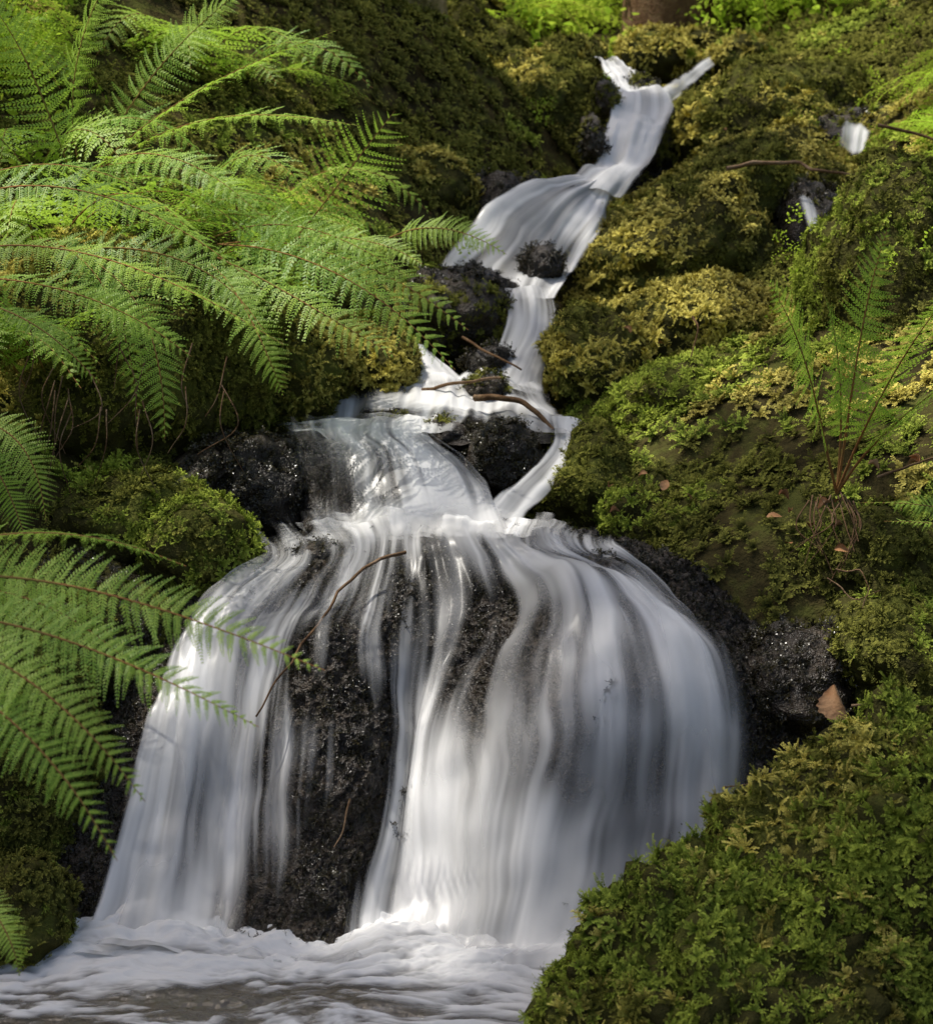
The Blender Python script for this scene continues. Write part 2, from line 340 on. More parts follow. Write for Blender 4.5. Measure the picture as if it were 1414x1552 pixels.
# ---------------- rocks
ICO={}
def ico(s):
    if s not in ICO:
        bm=bmesh.new(); bmesh.ops.create_icosphere(bm,subdivisions=s,radius=1)
        ICO[s]=(np.array([v.co[:] for v in bm.verts]),np.array([[v.index for v in f.verts] for f in bm.faces])); bm.free()
    return ICO[s]
def sample(V,Fc,n,rr):
    a,b,c=V[Fc[:,0]],V[Fc[:,1]],V[Fc[:,2]]; cr=np.cross(b-a,c-a); ar=np.linalg.norm(cr,axis=1)
    i=rr.choice(len(Fc),n,p=ar/ar.sum()); u=rr.random((n,1)); v=rr.random((n,1)); m=(u+v)>1; u=np.where(m,1-u,u); v=np.where(m,1-v,v)
    return a[i]+(b[i]-a[i])*u+(c[i]-a[i])*v, nrm(cr[i])
def rock(name,u,v,y,ru,rv,ry,kind,seed,tilt=0,sub=5,amp=.17,size=None,dens=1.0,mat=None,mix=.08,clump=.03):
    r=np.random.default_rng(seed); D,Fc=ico(sub)
    s=y/F; R=np.array([ru*s,ry,rv*s])
    c=W(u,v,y+ry*.6)
    k=(y+ry*.6)/y; R=R*np.array([k,1,k])
    o=seed*7.31
    n=1+amp*fbm(D*1.6+o,3)*1.6+amp*.5*fbm(D*4.5+o,3)
    Rm=R.max()
    V=D*n[:,None]*R
    V=V+nrm(D/R)*((.05*min(1,Rm*2)*fbm(V*9+o,4))*.6+clump*min(1,Rm*3)*np.abs(fbm(V*15+o,2)))[:,None]
    ct,st=math.cos(tilt),math.sin(tilt)
    V=np.stack([V[:,0]*ct-V[:,2]*st,V[:,1],V[:,0]*st+V[:,2]*ct],-1)+c
    ob=mesh_np(name,V,Fc,mat or M_rock)
    if kind:
        sz=size or (.011+.0030*y)
        area=2.2*math.pi*4*((R[0]*R[1])**1.6/3+(R[0]*R[2])**1.6/3+(R[1]*R[2])**1.6/3)**(1/1.6)/2.2
        cnt=int(min(26000,area*1.8*dens/sz**2))
        P,Nn=sample(V,Fc,cnt,r)
        kk=(Nn[:,2]>-.5)&(Nn[:,1]<.5); P=P[kk];Nn=Nn[kk]
        q=fbm(P*3.0+o,3)+.12*r.normal(size=len(P))
        nn=nrm(Nn+np.array([0,-.1,-.05])+.35*r.normal(size=Nn.shape))
        big=.75+.35*(fbm(P*11+o,2)>0)
        S=sz*r.uniform(.6,1.3,len(P))*big
        main_,sec=kind
        a=q<mix
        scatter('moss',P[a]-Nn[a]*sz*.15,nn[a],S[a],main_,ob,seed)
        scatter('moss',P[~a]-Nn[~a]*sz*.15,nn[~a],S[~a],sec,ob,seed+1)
    return ob
G,O,Dk,Wt=C_green,C_gold,C_dark,C_wet
B='mossy_boulder'
rocks=[
(B,1180,215,8.2,140,115,.5,(O,Dk),1,.15),(B,1075,330,7.2,190,85,.5,(O,Dk),2,.55),(B,1010,400,6.8,165,95,.45,(O,Dk),3,.45),
(B,1225,320,7.2,110,80,.4,(Dk,O),4,0),
(B,1045,520,6.0,150,95,.35,(O,O),5,.1),(B,900,565,5.8,78,90,.3,(O,Dk),6,.1),
(B,1110,650,5.4,230,110,.4,(Dk,G),7,0),(B,885,745,5.0,85,85,.25,(Dk,Dk),8,.2),
(B,1090,800,4.8,190,85,.35,(G,Dk),9,-.1),(B,1180,900,4.5,200,80,.35,(G,Dk),10,-.35),
(B,1370,500,5.3,140,230,.45,(G,Dk),11,0),(B,1340,860,4.3,130,110,.3,(Dk,G),12,0),
(B,1370,1000,4.0,120,100,.3,(Dk,G),14,0),
(B,1260,165,8.8,90,60,.3,(Dk,Wt),15,0),(B,1410,220,7.8,70,70,.4,(O,G),16,0),
(B,992,86,9.0,56,38,.25,(G,O),17,0),(B,1055,70,9.6,32,24,.2,(Dk,O),18,0),(B,868,92,8.9,48,32,.25,(Dk,O),19,0),(B,1120,92,9.0,46,34,.2,(G,O),32,0),
(B,812,205,8.6,112,115,.5,(Dk,O),20,0),(B,720,190,9.0,90,170,.5,(Dk,Dk),21,0),(B,635,300,7.2,85,75,.3,(O,Dk),22,0),
(B,555,580,5.7,90,85,.3,(O,G),23,0),(B,430,585,5.35,100,110,.3,(Dk,O),24,0),(B,150,600,4.8,190,230,.4,(Dk,O),25,0),
(B,310,560,5.0,100,170,.3,(Dk,G),26,0),
(B,190,800,4.45,130,90,.3,(Dk,G),27,0),(B,305,835,4.3,85,80,.22,(G,Dk),28,0),
(B,40,1180,3.75,110,260,.25,(Dk,G),29,0),(B,30,1390,3.45,85,90,.15,(Dk,G),30,0),(B,120,960,4.1,140,110,.3,(Dk,Wt),31,0),
]
for a in rocks: rock(*a)
rock(B,1510,1660,2.95,560,600,.42,(C_fg,C_fo),40,sub=6,amp=.10,size=.023,dens=1.35,clump=.10)
rock(B,1140,1640,2.9,335,345,.30,(C_fg,C_fo),41,sub=6,amp=.08,size=.023,dens=1.35,clump=.10)
for a in [('wet_rock',700,485,6.3,95,85,.3,(Dk,Wt),50,0),('wet_rock',365,750,4.75,100,90,.22,(Wt,Wt),51,0),('wet_rock',300,725,4.72,80,40,.2,(Wt,Dk),62,.75),('wet_rock',760,700,5.0,58,60,.15,(Wt,Dk),52,0),
  ('wet_rock',675,668,5.1,38,26,.12,(Wt,Dk),53,0),('wet_rock',738,592,5.55,34,20,.12,(Wt,Dk),54,0),('wet_rock',818,410,6.6,34,35,.1,(Wt,Dk),55,.9),
  ('wet_rock',1215,1050,4.05,110,100,.2,(Wt,Dk),56,-.6),('wet_rock',1290,225,7.9,70,50,.3,(Wt,Dk),57,0),('wet_rock',1230,370,6.9,60,90,.25,(Wt,Dk),58,0),
  ('wet_rock',1010,885,4.45,90,40,.2,(Wt,Dk),59,-.2),('wet_rock',770,385,7.3,120,110,.3,(Wt,Dk),60,.5),('wet_rock',945,235,8.4,80,110,.3,(Wt,Dk),61,-.3),('wet_rock',545,615,5.9,40,30,.1,(Wt,Dk),63,0),
  ('wet_rock',738,545,5.85,34,20,.1,(Wt,Dk),64,.2),('wet_rock',862,520,6.0,26,45,.12,(Wt,Dk),65,.1),('wet_rock',600,640,5.2,22,11,.08,(Wt,Dk),67,0),
  ('wet_rock',915,150,7.9,18,30,.12,(Wt,Dk),69,0),('wet_rock',900,222,7.5,16,26,.12,(Wt,Dk),72,0),('wet_rock',905,862,4.22,40,14,.06,(Wt,Wt),73,.1),('wet_rock',480,836,4.40,34,13,.06,(Wt,Wt),74,.1)]:
    rock(*a,mat=M_wet,dens=.7)
rock('rock_cliff',520,90,8.4,150,290,.5,(Dk,O),70,amp=.12,dens=.05,mat=M_cliff,mix=.1)
rock('rock_cliff',340,60,8.8,160,230,.5,(O,Dk),71,amp=.12,dens=.08,mat=M_cliff)
# ---------------- water sheets
def lump(P): return .038*fbm(P*np.array([4.2,4.2,3.0])+1.7,3)
def sheet(name,cols,ns,nt,mat,off=0,amp=.008,seed=0,fade=.06,disp=None,lumpy=1.0,dvar=.28,tf=0,lo=.34,hi=.70,amax=.94,sx=22,sy=1.2):
    A=np.array([[list(W(p[0],p[1],p[2]))+[p[3] if len(p)>3 else .7] for p in c] for c in cols])
    A=crom(crom(A,ns,0),nt,1); P=A[...,:3]; dn=A[...,3].copy()
    du=np.gradient(P,axis=0); dv=np.gradient(P,axis=1); Nn=nrm(np.cross(du,dv))
    flip=np.sign((Nn*np.array([0,-1,.4])).sum(-1).mean()); Nn=Nn*flip
    wid=np.linalg.norm(np.diff(P,axis=0),axis=-1).sum(0).mean(); ln=np.concatenate([np.zeros((ns,1)),np.cumsum(np.linalg.norm(np.diff(P,axis=1),axis=-1),1)],1)
    s=np.linspace(0,1,ns)[:,None]*np.ones((1,nt)); 
    q=np.stack([(s*wid).ravel(),ln.ravel(),np.full(ns*nt,seed*3.7)],-1)
    q2=q.copy(); q2[:,0]+=.018*fbm(q*np.array([5,5,1]),2)
    fn=.5
    if disp is None:
        fA=fbm(q2*np.array([sx,sy,1])+seed,2,.55); fB=fbm(q2*np.array([sx*.28,sy*1.5,1])+5,2); fC=fbm(q2*np.array([sx*3.4,sy*1.6,1])+9,2)
        fn=.5+.5*(.40*fA+.40*fB+.20*fC)*1.0
        h=amp*(fbm(q*np.array([20,1.6,1]),2)+.9*fbm(q*np.array([8,1.4,1])+5,2))+(fn-.5)*.009
    else: h=disp(q,P.reshape(-1,3),dn.ravel())
    h=h+lumpy*lump(P.reshape(-1,3))
    P=P+Nn*(off+h.reshape(ns,nt))[...,None]
    if dvar: dn=dn+dvar*fbm(q*np.array([7,2.6,1])+11,3).reshape(ns,nt)*1.4
    if fade>0:
        en=.5*fbm(q*np.array([10,7,1])+23,3).reshape(ns,nt)
        f=np.clip(np.minimum(s,1-s)/fade*(1+en)-np.maximum(0,en)*.4,0,1); dn=dn*f+(f-1)*.7
    if tf:
        tt=np.linspace(0,1,nt)[None,:]*np.ones((ns,1)); dn=dn-1.3*np.clip(1-tt/tf,0,1)-1.3*np.clip(1-(1-tt)/tf,0,1)
    fc=gridfaces(ns,nt)
    if flip<0: fc=fc[:,::-1]
    at=None
    if disp is None: at={'cover':amax*sstep(fn+(dn.ravel()-.5)*.62,lo,hi),'aer':sstep(fn,.32,.60)}
    return mesh_np(name,P.reshape(-1,3),fc,mat,True,True,at),P,Nn,dn
SPR=dict(lo=.46,hi=.90,amax=.8,sx=14,sy=.9)
main=[
[(350,800,4.7,.3),(390,845,4.40,.5),(320,895,4.25,.65),(255,965,4.10,.6),(215,1080,3.95,.7),(165,1250,3.75,.65),(110,1415,3.55,.9),(80,1455,3.45,1.1)],
[(400,792,4.7,.4),(430,842,4.40,.5),(370,890,4.23,.65),(315,955,4.08,.6),(290,1080,3.94,.7),(262,1250,3.76,.65),(225,1425,3.56,.85),(215,1465,3.45,1.1)],
[(450,790,4.7,.5),(480,838,4.38,.45),(440,895,4.20,.55),(400,965,4.05,.5),(385,1080,3.94,.35),(365,1250,3.78,.3),(345,1425,3.58,.4),(340,1468,3.46,.9)],
[(510,787,4.7,.6),(530,830,4.36,.5),(505,890,4.18,.45),(480,965,3.98,.25),(470,1080,3.84,.08),(460,1250,3.69,.08),(440,1425,3.53,.15),(440,1472,3.45,.8)],
[(580,786,4.7,.7),(590,823,4.34,.5),(580,880,4.17,.44),(562,960,4.00,.35),(560,1080,3.86,.2),(545,1250,3.70,.2),(520,1425,3.53,.4),(520,1475,3.45,1)],
[(650,786,4.7,.9),(645,819,4.32,.5),(650,865,4.20,.36),(655,940,4.09,.48),(635,1080,3.96,.6),(612,1250,3.79,.6),(590,1425,3.57,.72),(590,1475,3.45,1.1)],
[(720,786,4.7,.9),(710,818,4.31,.6),(735,858,4.20,.45),(755,930,4.07,.2),(712,1080,3.88,.46),(695,1250,3.71,.56),(680,1425,3.54,.75),(680,1478,3.44,1.1)],
[(780,786,4.7,.8),(770,820,4.30,.6),(805,852,4.19,.65),(850,905,4.00,.46),(850,1050,3.75,.56),(825,1250,3.60,.64),(790,1425,3.50,.82),(780,1480,3.42,1.1)],
[(830,788,4.7,.5),(825,823,4.30,.45),(875,858,4.20,.3),(935,893,4.03,.5),(985,1030,3.78,.56),(985,1240,3.65,.64),(950,1420,3.52,.85),(940,1480,3.42,1.1)],
[(890,795,4.7,.4),(885,827,4.32,.4),(945,862,4.24,.2),(1005,905,4.10,.5),(1085,1020,3.88,.54),(1110,1200,3.74,.62),(1090,1400,3.58,.82),(1080,1480,3.45,1.1)],
[(950,805,4.7,.1),(950,833,4.36,.25),(1000,875,4.30,.2),(1050,930,4.18,.3),(1135,1040,4.00,.28),(1185,1170,3.88,.34),(1200,1380,3.65,.6),(1200,1480,3.5,1.0)],
]
L0=[(p[0]-130,p[1]+10,p[2]+.12) for p in main[0]]; L1=[(p[0]-60,p[1],p[2]+.03) for p in main[0]]
R0=[(p[0]+45,p[1]+5,p[2]+.03) for p in main[-1]]; R1=[(p[0]+140,p[1]+20,p[2]+.15) for p in main[-1]]
def addp(c): 
    a=c[-1]; return [p[:3] for p in c]+[(a[0],a[1]+70,a[2]-.02)]
bed=[addp(c) for c in [L0,L1]+main+[R0,R1]]
def bedd(q,P,d): 
    return -.022+.030*fbm(P*7+3,4)+.022*fbm(P*24,4,.6)+.010*fbm(P*80,2)
ob,P,Nn,_=sheet('rock_ledge',bed,520,560,M_wet,0,disp=bedd,fade=0,dvar=0)
pf=P.reshape(-1,3);nf=Nn.reshape(-1,3); ii=rng.choice(len(pf),16000)
scatter('moss',pf[ii],nrm(nf[ii]+.4*rng.normal(size=(len(ii),3))+np.array([0,0,-.5])),.011*rng.uniform(.6,1.4,len(ii)),C_wet,ob)
wf=empty('waterfall')
def wsheet(nm,*a,**k):
    o=sheet(nm,*a,**k)[0]; o.parent=wf; return o
wsheet('main_fall',main,900,260,M_w1,off=.006,amp=.010,seed=1,fade=.03,dvar=.36)
wsheet('main_fall_spray',main,600,220,M_w1,off=.028,amp=.014,seed=5,fade=.07,dvar=.4,**SPR)
t2=[[(400,640,5.2,.3),(415,654,4.97,.4),(440,700,4.86,.35),(450,760,4.76,.3),(455,812,4.62,.5),(430,834,4.5,.6)],
[(485,636,5.2,.7),(490,654,4.98,.6),(505,698,4.84,.6),(515,760,4.72,.55),(520,808,4.60,.8),(510,830,4.46,.8)],
[(560,634,5.2,.9),(560,655,4.97,.6),(590,698,4.83,.64),(612,758,4.70,.55),(622,800,4.6,.9),(620,822,4.45,.9)],
[(620,636,5.2,.9),(622,660,4.98,.6),(662,702,4.86,.7),(695,752,4.72,.75),(712,792,4.6,1.1),(715,822,4.44,.9)],
[(655,646,5.2,.6),(660,672,5.0,.4),(712,715,4.9,.55),(752,762,4.76,.9),(782,795,4.6,1.1),(795,824,4.43,.9)]]
sheet('rock_ledge',[[p[:3] for p in c] for c in t2],160,140,M_wet,0,disp=lambda q,P,d:-.02+.025*fbm(P*12,4),fade=0,dvar=0)
wsheet('second_fall',t2,400,160,M_w1,off=.012,amp=.008,seed=9,fade=.06)
wsheet('second_fall_spray',t2,240,140,M_w1,off=.027,amp=.010,seed=12,fade=.1,**SPR)
t2b=[[(825,650,5.25,.6),(822,680,5.1,.7),(795,725,4.95,.7),(735,770,4.78,.9),(690,805,4.6,1.1)],[(850,650,5.25,.8),(848,690,5.1,.8),(815,735,4.92,.8),(770,785,4.74,1),(740,815,4.56,1)],[(885,660,5.25,.3),(878,700,5.08,.5),(840,755,4.9,.7),(805,795,4.72,.8),(790,822,4.5,.9)]]
wsheet('side_chute',t2b,140,120,M_w1,off=.02,amp=.010,seed=15,fade=.22,dvar=.5)
t2c=[[(365,640,4.78,.3),(318,675,4.58,.45),(262,728,4.46,.4),(220,770,4.38,.2)],[(412,650,4.70,.3),(355,695,4.52,.4),(300,745,4.40,.4),(255,792,4.3,.2)]]
wsheet('side_chute',t2c,100,100,M_w1,off=.02,amp=.006,seed=17,fade=.35,tf=.2,dvar=.5)
t3=[[(480,598,5.75,.6),(488,614,5.55,.8),(485,628,5.40,.8),(470,640,5.3,.5),(410,652,5.0,.5)],
[(560,582,5.8,.8),(565,598,5.62,.5),(560,618,5.45,.95),(555,632,5.3,.4),(530,655,5.0,.6)],
[(650,578,5.8,.9),(655,594,5.62,.5),(655,613,5.45,1),(650,629,5.3,.45),(630,660,5.0,.55)],
[(725,578,5.8,.9),(735,597,5.62,.5),(740,614,5.45,.9),(740,631,5.3,.4),(735,662,5.05,.25)],
[(832,584,5.8,.6),(842,607,5.62,.5),(862,630,5.5,.6),(872,645,5.35,.6),(882,665,5.15,.5)]]
wsheet('stepped_pool',t3,400,220,M_w1,off=.012,amp=.024,seed=21,fade=.05,dvar=.45,sx=18)
sheet('rock_ledge',[[p[:3] for p in c] for c in t3],120,120,M_wet,0,disp=lambda q,P,d:-.03+.02*fbm(P*12,4),fade=0,dvar=0)
t3b=[[(545,530,6.0,.5),(545,572,5.85,.8),(530,602,5.7,.9)],[(610,534,6.0,.8),(625,570,5.85,.9),(640,598,5.7,.9)],[(660,555,6.0,.4),(712,578,5.85,.7),(755,600,5.7,.7)]]
wsheet('small_step',t3b,220,80,M_w1,off=.02,amp=.012,seed=23,fade=.12,dvar=.4)
up1=[[(757,446,6.4,.8),(762,490,6.2,.8),(744,530,6.05,.7),(702,560,5.9,.8),(640,592,5.72,.9)],[(800,446,6.38,.8),(803,490,6.17,.85),(792,530,6.02,.8),(775,562,5.85,.9),(750,594,5.7,.9)],[(845,448,6.4,.6),(850,500,6.2,.65),(842,540,6.05,.6),(836,575,5.9,.7),(842,608,5.72,.8)]]
wsheet('middle_fall',up1,200,160,M_w1,off=.025,amp=.016,seed=25,fade=.14,dvar=.4)
up2=[[(868,274,7.22,.6),(798,276,7.1,.65),(715,325,6.9,.55),(650,410,6.7,.45)],[(888,282,7.2,.9),(835,292,7.05,.9),(768,346,6.85,.8),(712,426,6.65,.7)],[(902,286,7.2,1),(860,312,7.02,1),(813,378,6.8,.8),(766,460,6.45,.85)],[(914,291,7.2,.9),(888,336,7.02,.8),(852,393,6.8,.35),(808,462,6.45,.75)],[(940,300,7.2,.6),(918,350,7.05,.6),(886,405,6.8,.6),(852,464,6.45,.65)]]
wsheet('fan_fall',up2,340,160,M_w1,off=.03,amp=.014,seed=27,fade=.09,dvar=.3)
up3=[[(886,120,9.6,.2),(889,102,8.9,.5),(919,128,8.45,.7),(918,165,8.05,.6),(907,205,7.7,.7),(884,255,7.4,.8),(838,286,7.18,.9)],[(920,122,9.6,.4),(925,104,8.9,.8),(955,130,8.45,.9),(970,165,8.05,.9),(962,205,7.7,.85),(938,255,7.38,.9),(893,298,7.15,1)],[(947,124,9.6,.2),(958,112,8.9,.5),(992,144,8.45,.6),(1036,165,8.05,.7),(1022,208,7.7,.65),(996,255,7.4,.65),(950,310,7.2,.7)]]
wsheet('top_chute',up3,240,280,M_w1,off=.035,amp=.024,seed=29,fade=.14,lumpy=1.4,dvar=.4)
up4=[[(1085,92,9.5,.3),(1070,80,9.1,.4),(1026,112,8.7,.5),(978,142,8.2,.7),(946,176,7.95,.8)],[(1108,112,9.5,.3),(1090,104,9.1,.4),(1052,142,8.6,.5),(1014,172,8.2,.7),(975,202,7.9,.7)]]
wsheet('top_chute',up4,90,100,M_w1,off=.03,amp=.012,seed=31,fade=.3,lumpy=.5,tf=.15,dvar=.5)
r1=[[(1182,275,6.55,.3),(1192,315,6.40,.5),(1204,360,6.30,.5),(1221,415,6.2,.3)],[(1238,282,6.55,.3),(1250,325,6.40,.5),(1266,365,6.30,.5),(1288,415,6.2,.3)]]
wsheet('side_rill',r1,90,90,M_w1,off=.02,amp=.01,seed=33,fade=.5,lumpy=.4,tf=.25,dvar=.5)
r2=[[(1235,176,7.5,.25),(1230,215,7.35,.3),(1228,262,7.2,.25)],[(1298,174,7.5,.4),(1293,215,7.35,.5),(1288,262,7.2,.35)],[(1355,176,7.5,.25),(1348,215,7.35,.3),(1332,262,7.2,.25)]]
wsheet('side_rill',r2,140,80,M_w1,off=.02,amp=.03,seed=34,fade=.35,dvar=.9,lumpy=.4,tf=.35,sx=16,sy=5)
# pool at the foot
nx,ny=620,560; X=np.linspace(-1.5,1.0,nx); Y=np.concatenate([np.linspace(.8,2.7,120),np.linspace(2.705,3.66,ny-120)]); xx,yy=np.meshgrid(X,Y,indexing='ij'); p=np.stack([xx.ravel(),yy.ravel(),0*xx.ravel()],-1)
pw=p+np.stack([.12*fbm(p*4,2),.06*fbm(p*4+7,2),0*p[:,0]],-1)
fo=fbm(pw*np.array([5,14,1]),4,.6); fo2=fbm(pw*np.array([16,46,1])+5,4,.6); near=np.clip((p[:,1]-3.16)/.40,0,1)
z=.014*fbm(p*np.array([7,16,1])+3,3)+.007*fo2+near**2*(.030+.05*fbm(p*np.array([6,6,1])+9,4)+.010*fbm(p*34,2))
V=p.copy(); V[:,2]=z-.02
po=mesh_np('pool_water',V,gridfaces(nx,ny),M_pool)
V2=V.copy(); V2[:,2]+=.009+.003*fo2
calm=np.exp(-(((p[:,0]+.38)/.28)**2+((p[:,1]-3.27)/.095)**2))+.9*np.exp(-(((p[:,0]+.72)/.3)**2+((p[:,1]-3.13)/.07)**2))
dn=.54+.48*near-.62*calm+.18*np.clip((p[:,0]+.35)*1.5,-.3,1)+(.55*fo+.75*fo2)*(1-.6*near)
f2=mesh_np('foam',V2,gridfaces(nx,ny),M_foam,attrs={'cover':.96*sstep(dn,.15,.75),'aer':np.clip(sstep(.5+.5*fo2+.3*fo+.25*near,.2,.75),0,1)}); f2.parent=po
# ---------------- hand placed ferns
def PX(l): return [W(*q) for q in l]
def FR(pts,hwpx,**k):
    y=pts[len(pts)//2][2]; c=PX(pts); return frond(c,hwpx*y/F,**k)
pl=[]
tow=(0,-.8,.6); flat=(0,-.35,.95)
pl.append([FR([(150,250,5.2),(250,150,5.1),(380,90,5.0),(512,45,4.9)],50,up=flat,seed=1),FR([(160,250,5.3),(300,150,5.2),(420,170,5.1),(545,190,5.0)],55,up=flat,seed=2),
 FR([(120,260,5.4),(90,120,5.4),(130,0,5.3),(200,-80,5.2)],62,up=tow,seed=3),FR([(110,270,5.3),(60,130,5.3),(20,20,5.2),(-60,-40,5.2)],65,up=tow,seed=4),
 FR([(120,270,5.2),(200,200,5.0),(300,230,4.9),(400,330,4.8)],55,seed=5),FR([(60,300,5.0),(20,200,4.9),(-60,150,4.8),(-140,160,4.8)],55,seed=6),FR([(150,240,5.6),(230,90,5.6),(310,30,5.6),(370,-20,5.5)],55,up=tow,seed=7)])
pl.append([FR([(455,352,5.4),(500,300,5.35),(540,240,5.3),(598,168,5.25)],92,up=(-.1,-1,.25),npin=17,stalk=.05,seed=8,droop=.05,lf=.42),FR([(450,360,5.6),(520,350,5.4),(600,370,5.3),(640,400,5.2)],40,seed=9),
 FR([(590,360,5.4),(640,335,5.3),(700,340,5.2),(768,385,5.15)],36,up=tow,seed=10,npin=20),FR([(450,350,5.7),(420,290,5.7),(400,260,5.6),(350,240,5.6)],45,seed=11)])
pl.append([FR([(330,370,5.0),(430,370,4.9),(560,410,4.8),(690,560,4.7)],75,up=tow,seed=12,npin=27),FR([(330,370,5.1),(430,350,5.0),(580,390,4.9),(710,500,4.85)],65,up=tow,seed=13,npin=27),
 FR([(330,390,4.9),(400,420,4.8),(480,470,4.7),(600,540,4.6)],66,up=tow,seed=14),FR([(320,400,4.8),(360,430,4.7),(400,520,4.6),(430,600,4.6)],50,up=tow,seed=15),FR([(320,360,5.2),(420,320,5.1),(500,340,5.0),(620,420,4.9)],50,seed=16)])
pl.append([FR([(-60,300,4.2),(80,250,4.15),(240,300,4.1),(400,440,4.0)],65,up=flat,seed=20,npin=30),FR([(-60,380,3.9),(80,350,3.85),(240,400,3.8),(430,522,3.7)],65,up=flat,seed=21,npin=30),
 FR([(-60,420,4.0),(60,420,3.9),(180,450,3.9),(290,540,3.9)],65,up=flat,seed=22),FR([(-60,280,4.4),(50,230,4.4),(140,240,4.3),(260,310,4.3)],55,up=flat,seed=23),
 FR([(150,400,4.2),(230,450,4.15),(250,560,4.1),(250,665,4.1)],60,up=(.1,-1,.2),seed=24,npin=22,stalk=.05),FR([(100,380,4.3),(230,360,4.2),(340,400,4.2),(400,500,4.1)],60,up=tow,seed=25),
 FR([(-60,450,3.8),(30,470,3.7),(80,500,3.7),(150,580,3.7)],45,up=flat,seed=26),FR([(60,360,4.5),(150,380,4.4),(200,480,4.4),(210,640,4.4)],50,up=(0,-1,.2),seed=27)])
pl.append([FR([(-120,840,3.0),(20,790,2.95),(150,800,2.9),(282,858,2.85)],58,up=flat,seed=30),FR([(-120,880,2.8),(50,850,2.75),(260,920,2.7),(492,1016,2.65)],76,up=tow,seed=31,npin=34,npn=14),
 FR([(-120,930,2.7),(30,930,2.65),(200,1000,2.6),(392,1102,2.6)],80,up=tow,seed=32,npin=32,npn=14),FR([(-120,960,2.6),(-10,980,2.55),(110,1060,2.5),(220,1215,2.5)],80,up=tow,seed=33,npn=14,npin=29),
 FR([(-120,1000,2.55),(-40,1040,2.5),(80,1120,2.5),(178,1305,2.45)],75,up=tow,seed=34,npn=14,npin=28),FR([(-120,900,3.1),(0,870,3.0),(120,920,2.9),(230,1040,2.9)],62,up=tow,seed=35)])
pl.append([FR([(-40,640,4.0),(20,640,3.95),(60,690,3.9),(70,790,3.9)],50,up=tow,seed=40),FR([(-40,680,3.8),(0,700,3.8),(20,760,3.8),(40,820,3.8)],45,up=tow,seed=41),FR([(-60,1340,2.9),(-20,1360,2.85),(20,1410,2.8),(30,1480,2.8)],40,up=tow,seed=42)])
bs=(1268,748,4.40)
rt=(.1,-.7,.6); kw=dict(stalk=.28,npin=32,npn=10,rr=.0042,lf=.66,swp=.10,droop=.04)
pl.append([FR([bs,(1240,640,4.25),(1230,530,4.05),(1165,425,3.9)],66,up=(.6,-1,.2),seed=59,**kw),FR([bs,(1290,620,4.3),(1300,480,4.1),(1345,345,3.95)],62,up=(-.3,-.7,.5),seed=51,**kw),
 FR([bs,(1310,640,4.2),(1370,520,4.0),(1460,420,3.7)],66,up=rt,seed=52,**kw),FR([bs,(1320,660,4.2),(1400,600,4.0),(1500,540,3.8)],60,up=rt,seed=53,**kw),
 FR([bs,(1280,640,4.35),(1275,520,4.25),(1250,450,4.15)],52,up=(.3,-.7,.5),seed=54,**kw)])
pl.append([FR([(1500,800,4.0),(1450,770,4.0),(1400,760,4.0),(1300,762,4.0)],35,seed=55,up=flat),FR([(1520,820,3.9),(1470,800,3.9),(1420,790,3.9),(1340,790,3.9)],30,seed=56,up=flat),FR([(1480,300,5.6),(1420,270,5.6),(1350,270,5.6),(1270,298,5.6)],35,seed=57),FR([(1480,330,5.5),(1420,320,5.5),(1360,330,5.5),(1300,360,5.5)],30,seed=58)])
for q in pl: fern_obj('fern',q)
spots=[(40,260,5.6,.75),(250,300,5.6,.7),(-40,120,6.2,.8),(130,90,6.6,.8),(300,110,7.0,.8),(60,480,4.7,.6),(380,330,6.0,.55),(-60,520,4.6,.6),(260,420,5.3,.6),(60,330,5.0,.7)]
for i,(u,v,y,l) in enumerate(spots):
    fern_obj('fern',auto_fern(W(u,v+60,y),7,l,200+i,az=(-2.4,.9)))
# ---------------- background undergrowth
FP=[fern_obj('fern_clump',auto_fern((0,0,0),8,1.0,300+i,npin=16,npn=5,hw=.17),False,M_fernbg) for i in range(2)]
C_fern=mkcoll('c_fern',FP)
r=np.random.default_rng(5)
P,Nn=ground_pts(380,-5,5,9.7,15,r); scatter('fern_undergrowth',P,nrm(Nn*.3+np.array([0,-.3,1])+.15*r.normal(size=P.shape)),r.uniform(.45,.9,len(P)),C_fern)
P,Nn=ground_pts(110,-4.5,-1.5,5.5,9.5,r); P=P[P[:,0]<-1.1-.06*P[:,1]]; scatter('fern_undergrowth',P,np.tile([.1,-.2,1.],(len(P),1))+.15*r.normal(size=P.shape),r.uniform(.5,.8,len(P)),C_fern)
P,Nn=ground_pts(60,1.9,4.5,6,10,r); P=P[P[:,0]>.27*P[:,1]]; scatter('fern_undergrowth',P,np.tile([-.1,-.2,1.],(len(P),1))+.15*r.normal(size=P.shape),r.uniform(.3,.6,len(P)),C_fern)
P,Nn=ground_pts(1500,-5,5,9.7,16,r); P[:,2]+=r.uniform(0,.45,len(P)); kk=fbm(P*.8,2)>-.15; P=P[kk]; scatter('shrub_foliage',P,r.normal(size=P.shape),r.uniform(.12,.25,len(P)),C_bgleaf)
P,Nn=ground_pts(1300,-4.5,-1.2,5.2,10,r); P=P[P[:,0]<-.7-.1*P[:,1]]; P[:,2]+=r.uniform(0,.3,len(P)); scatter('shrub_foliage',P,r.normal(size=P.shape),r.uniform(.05,.11,len(P)),C_bgleaf)
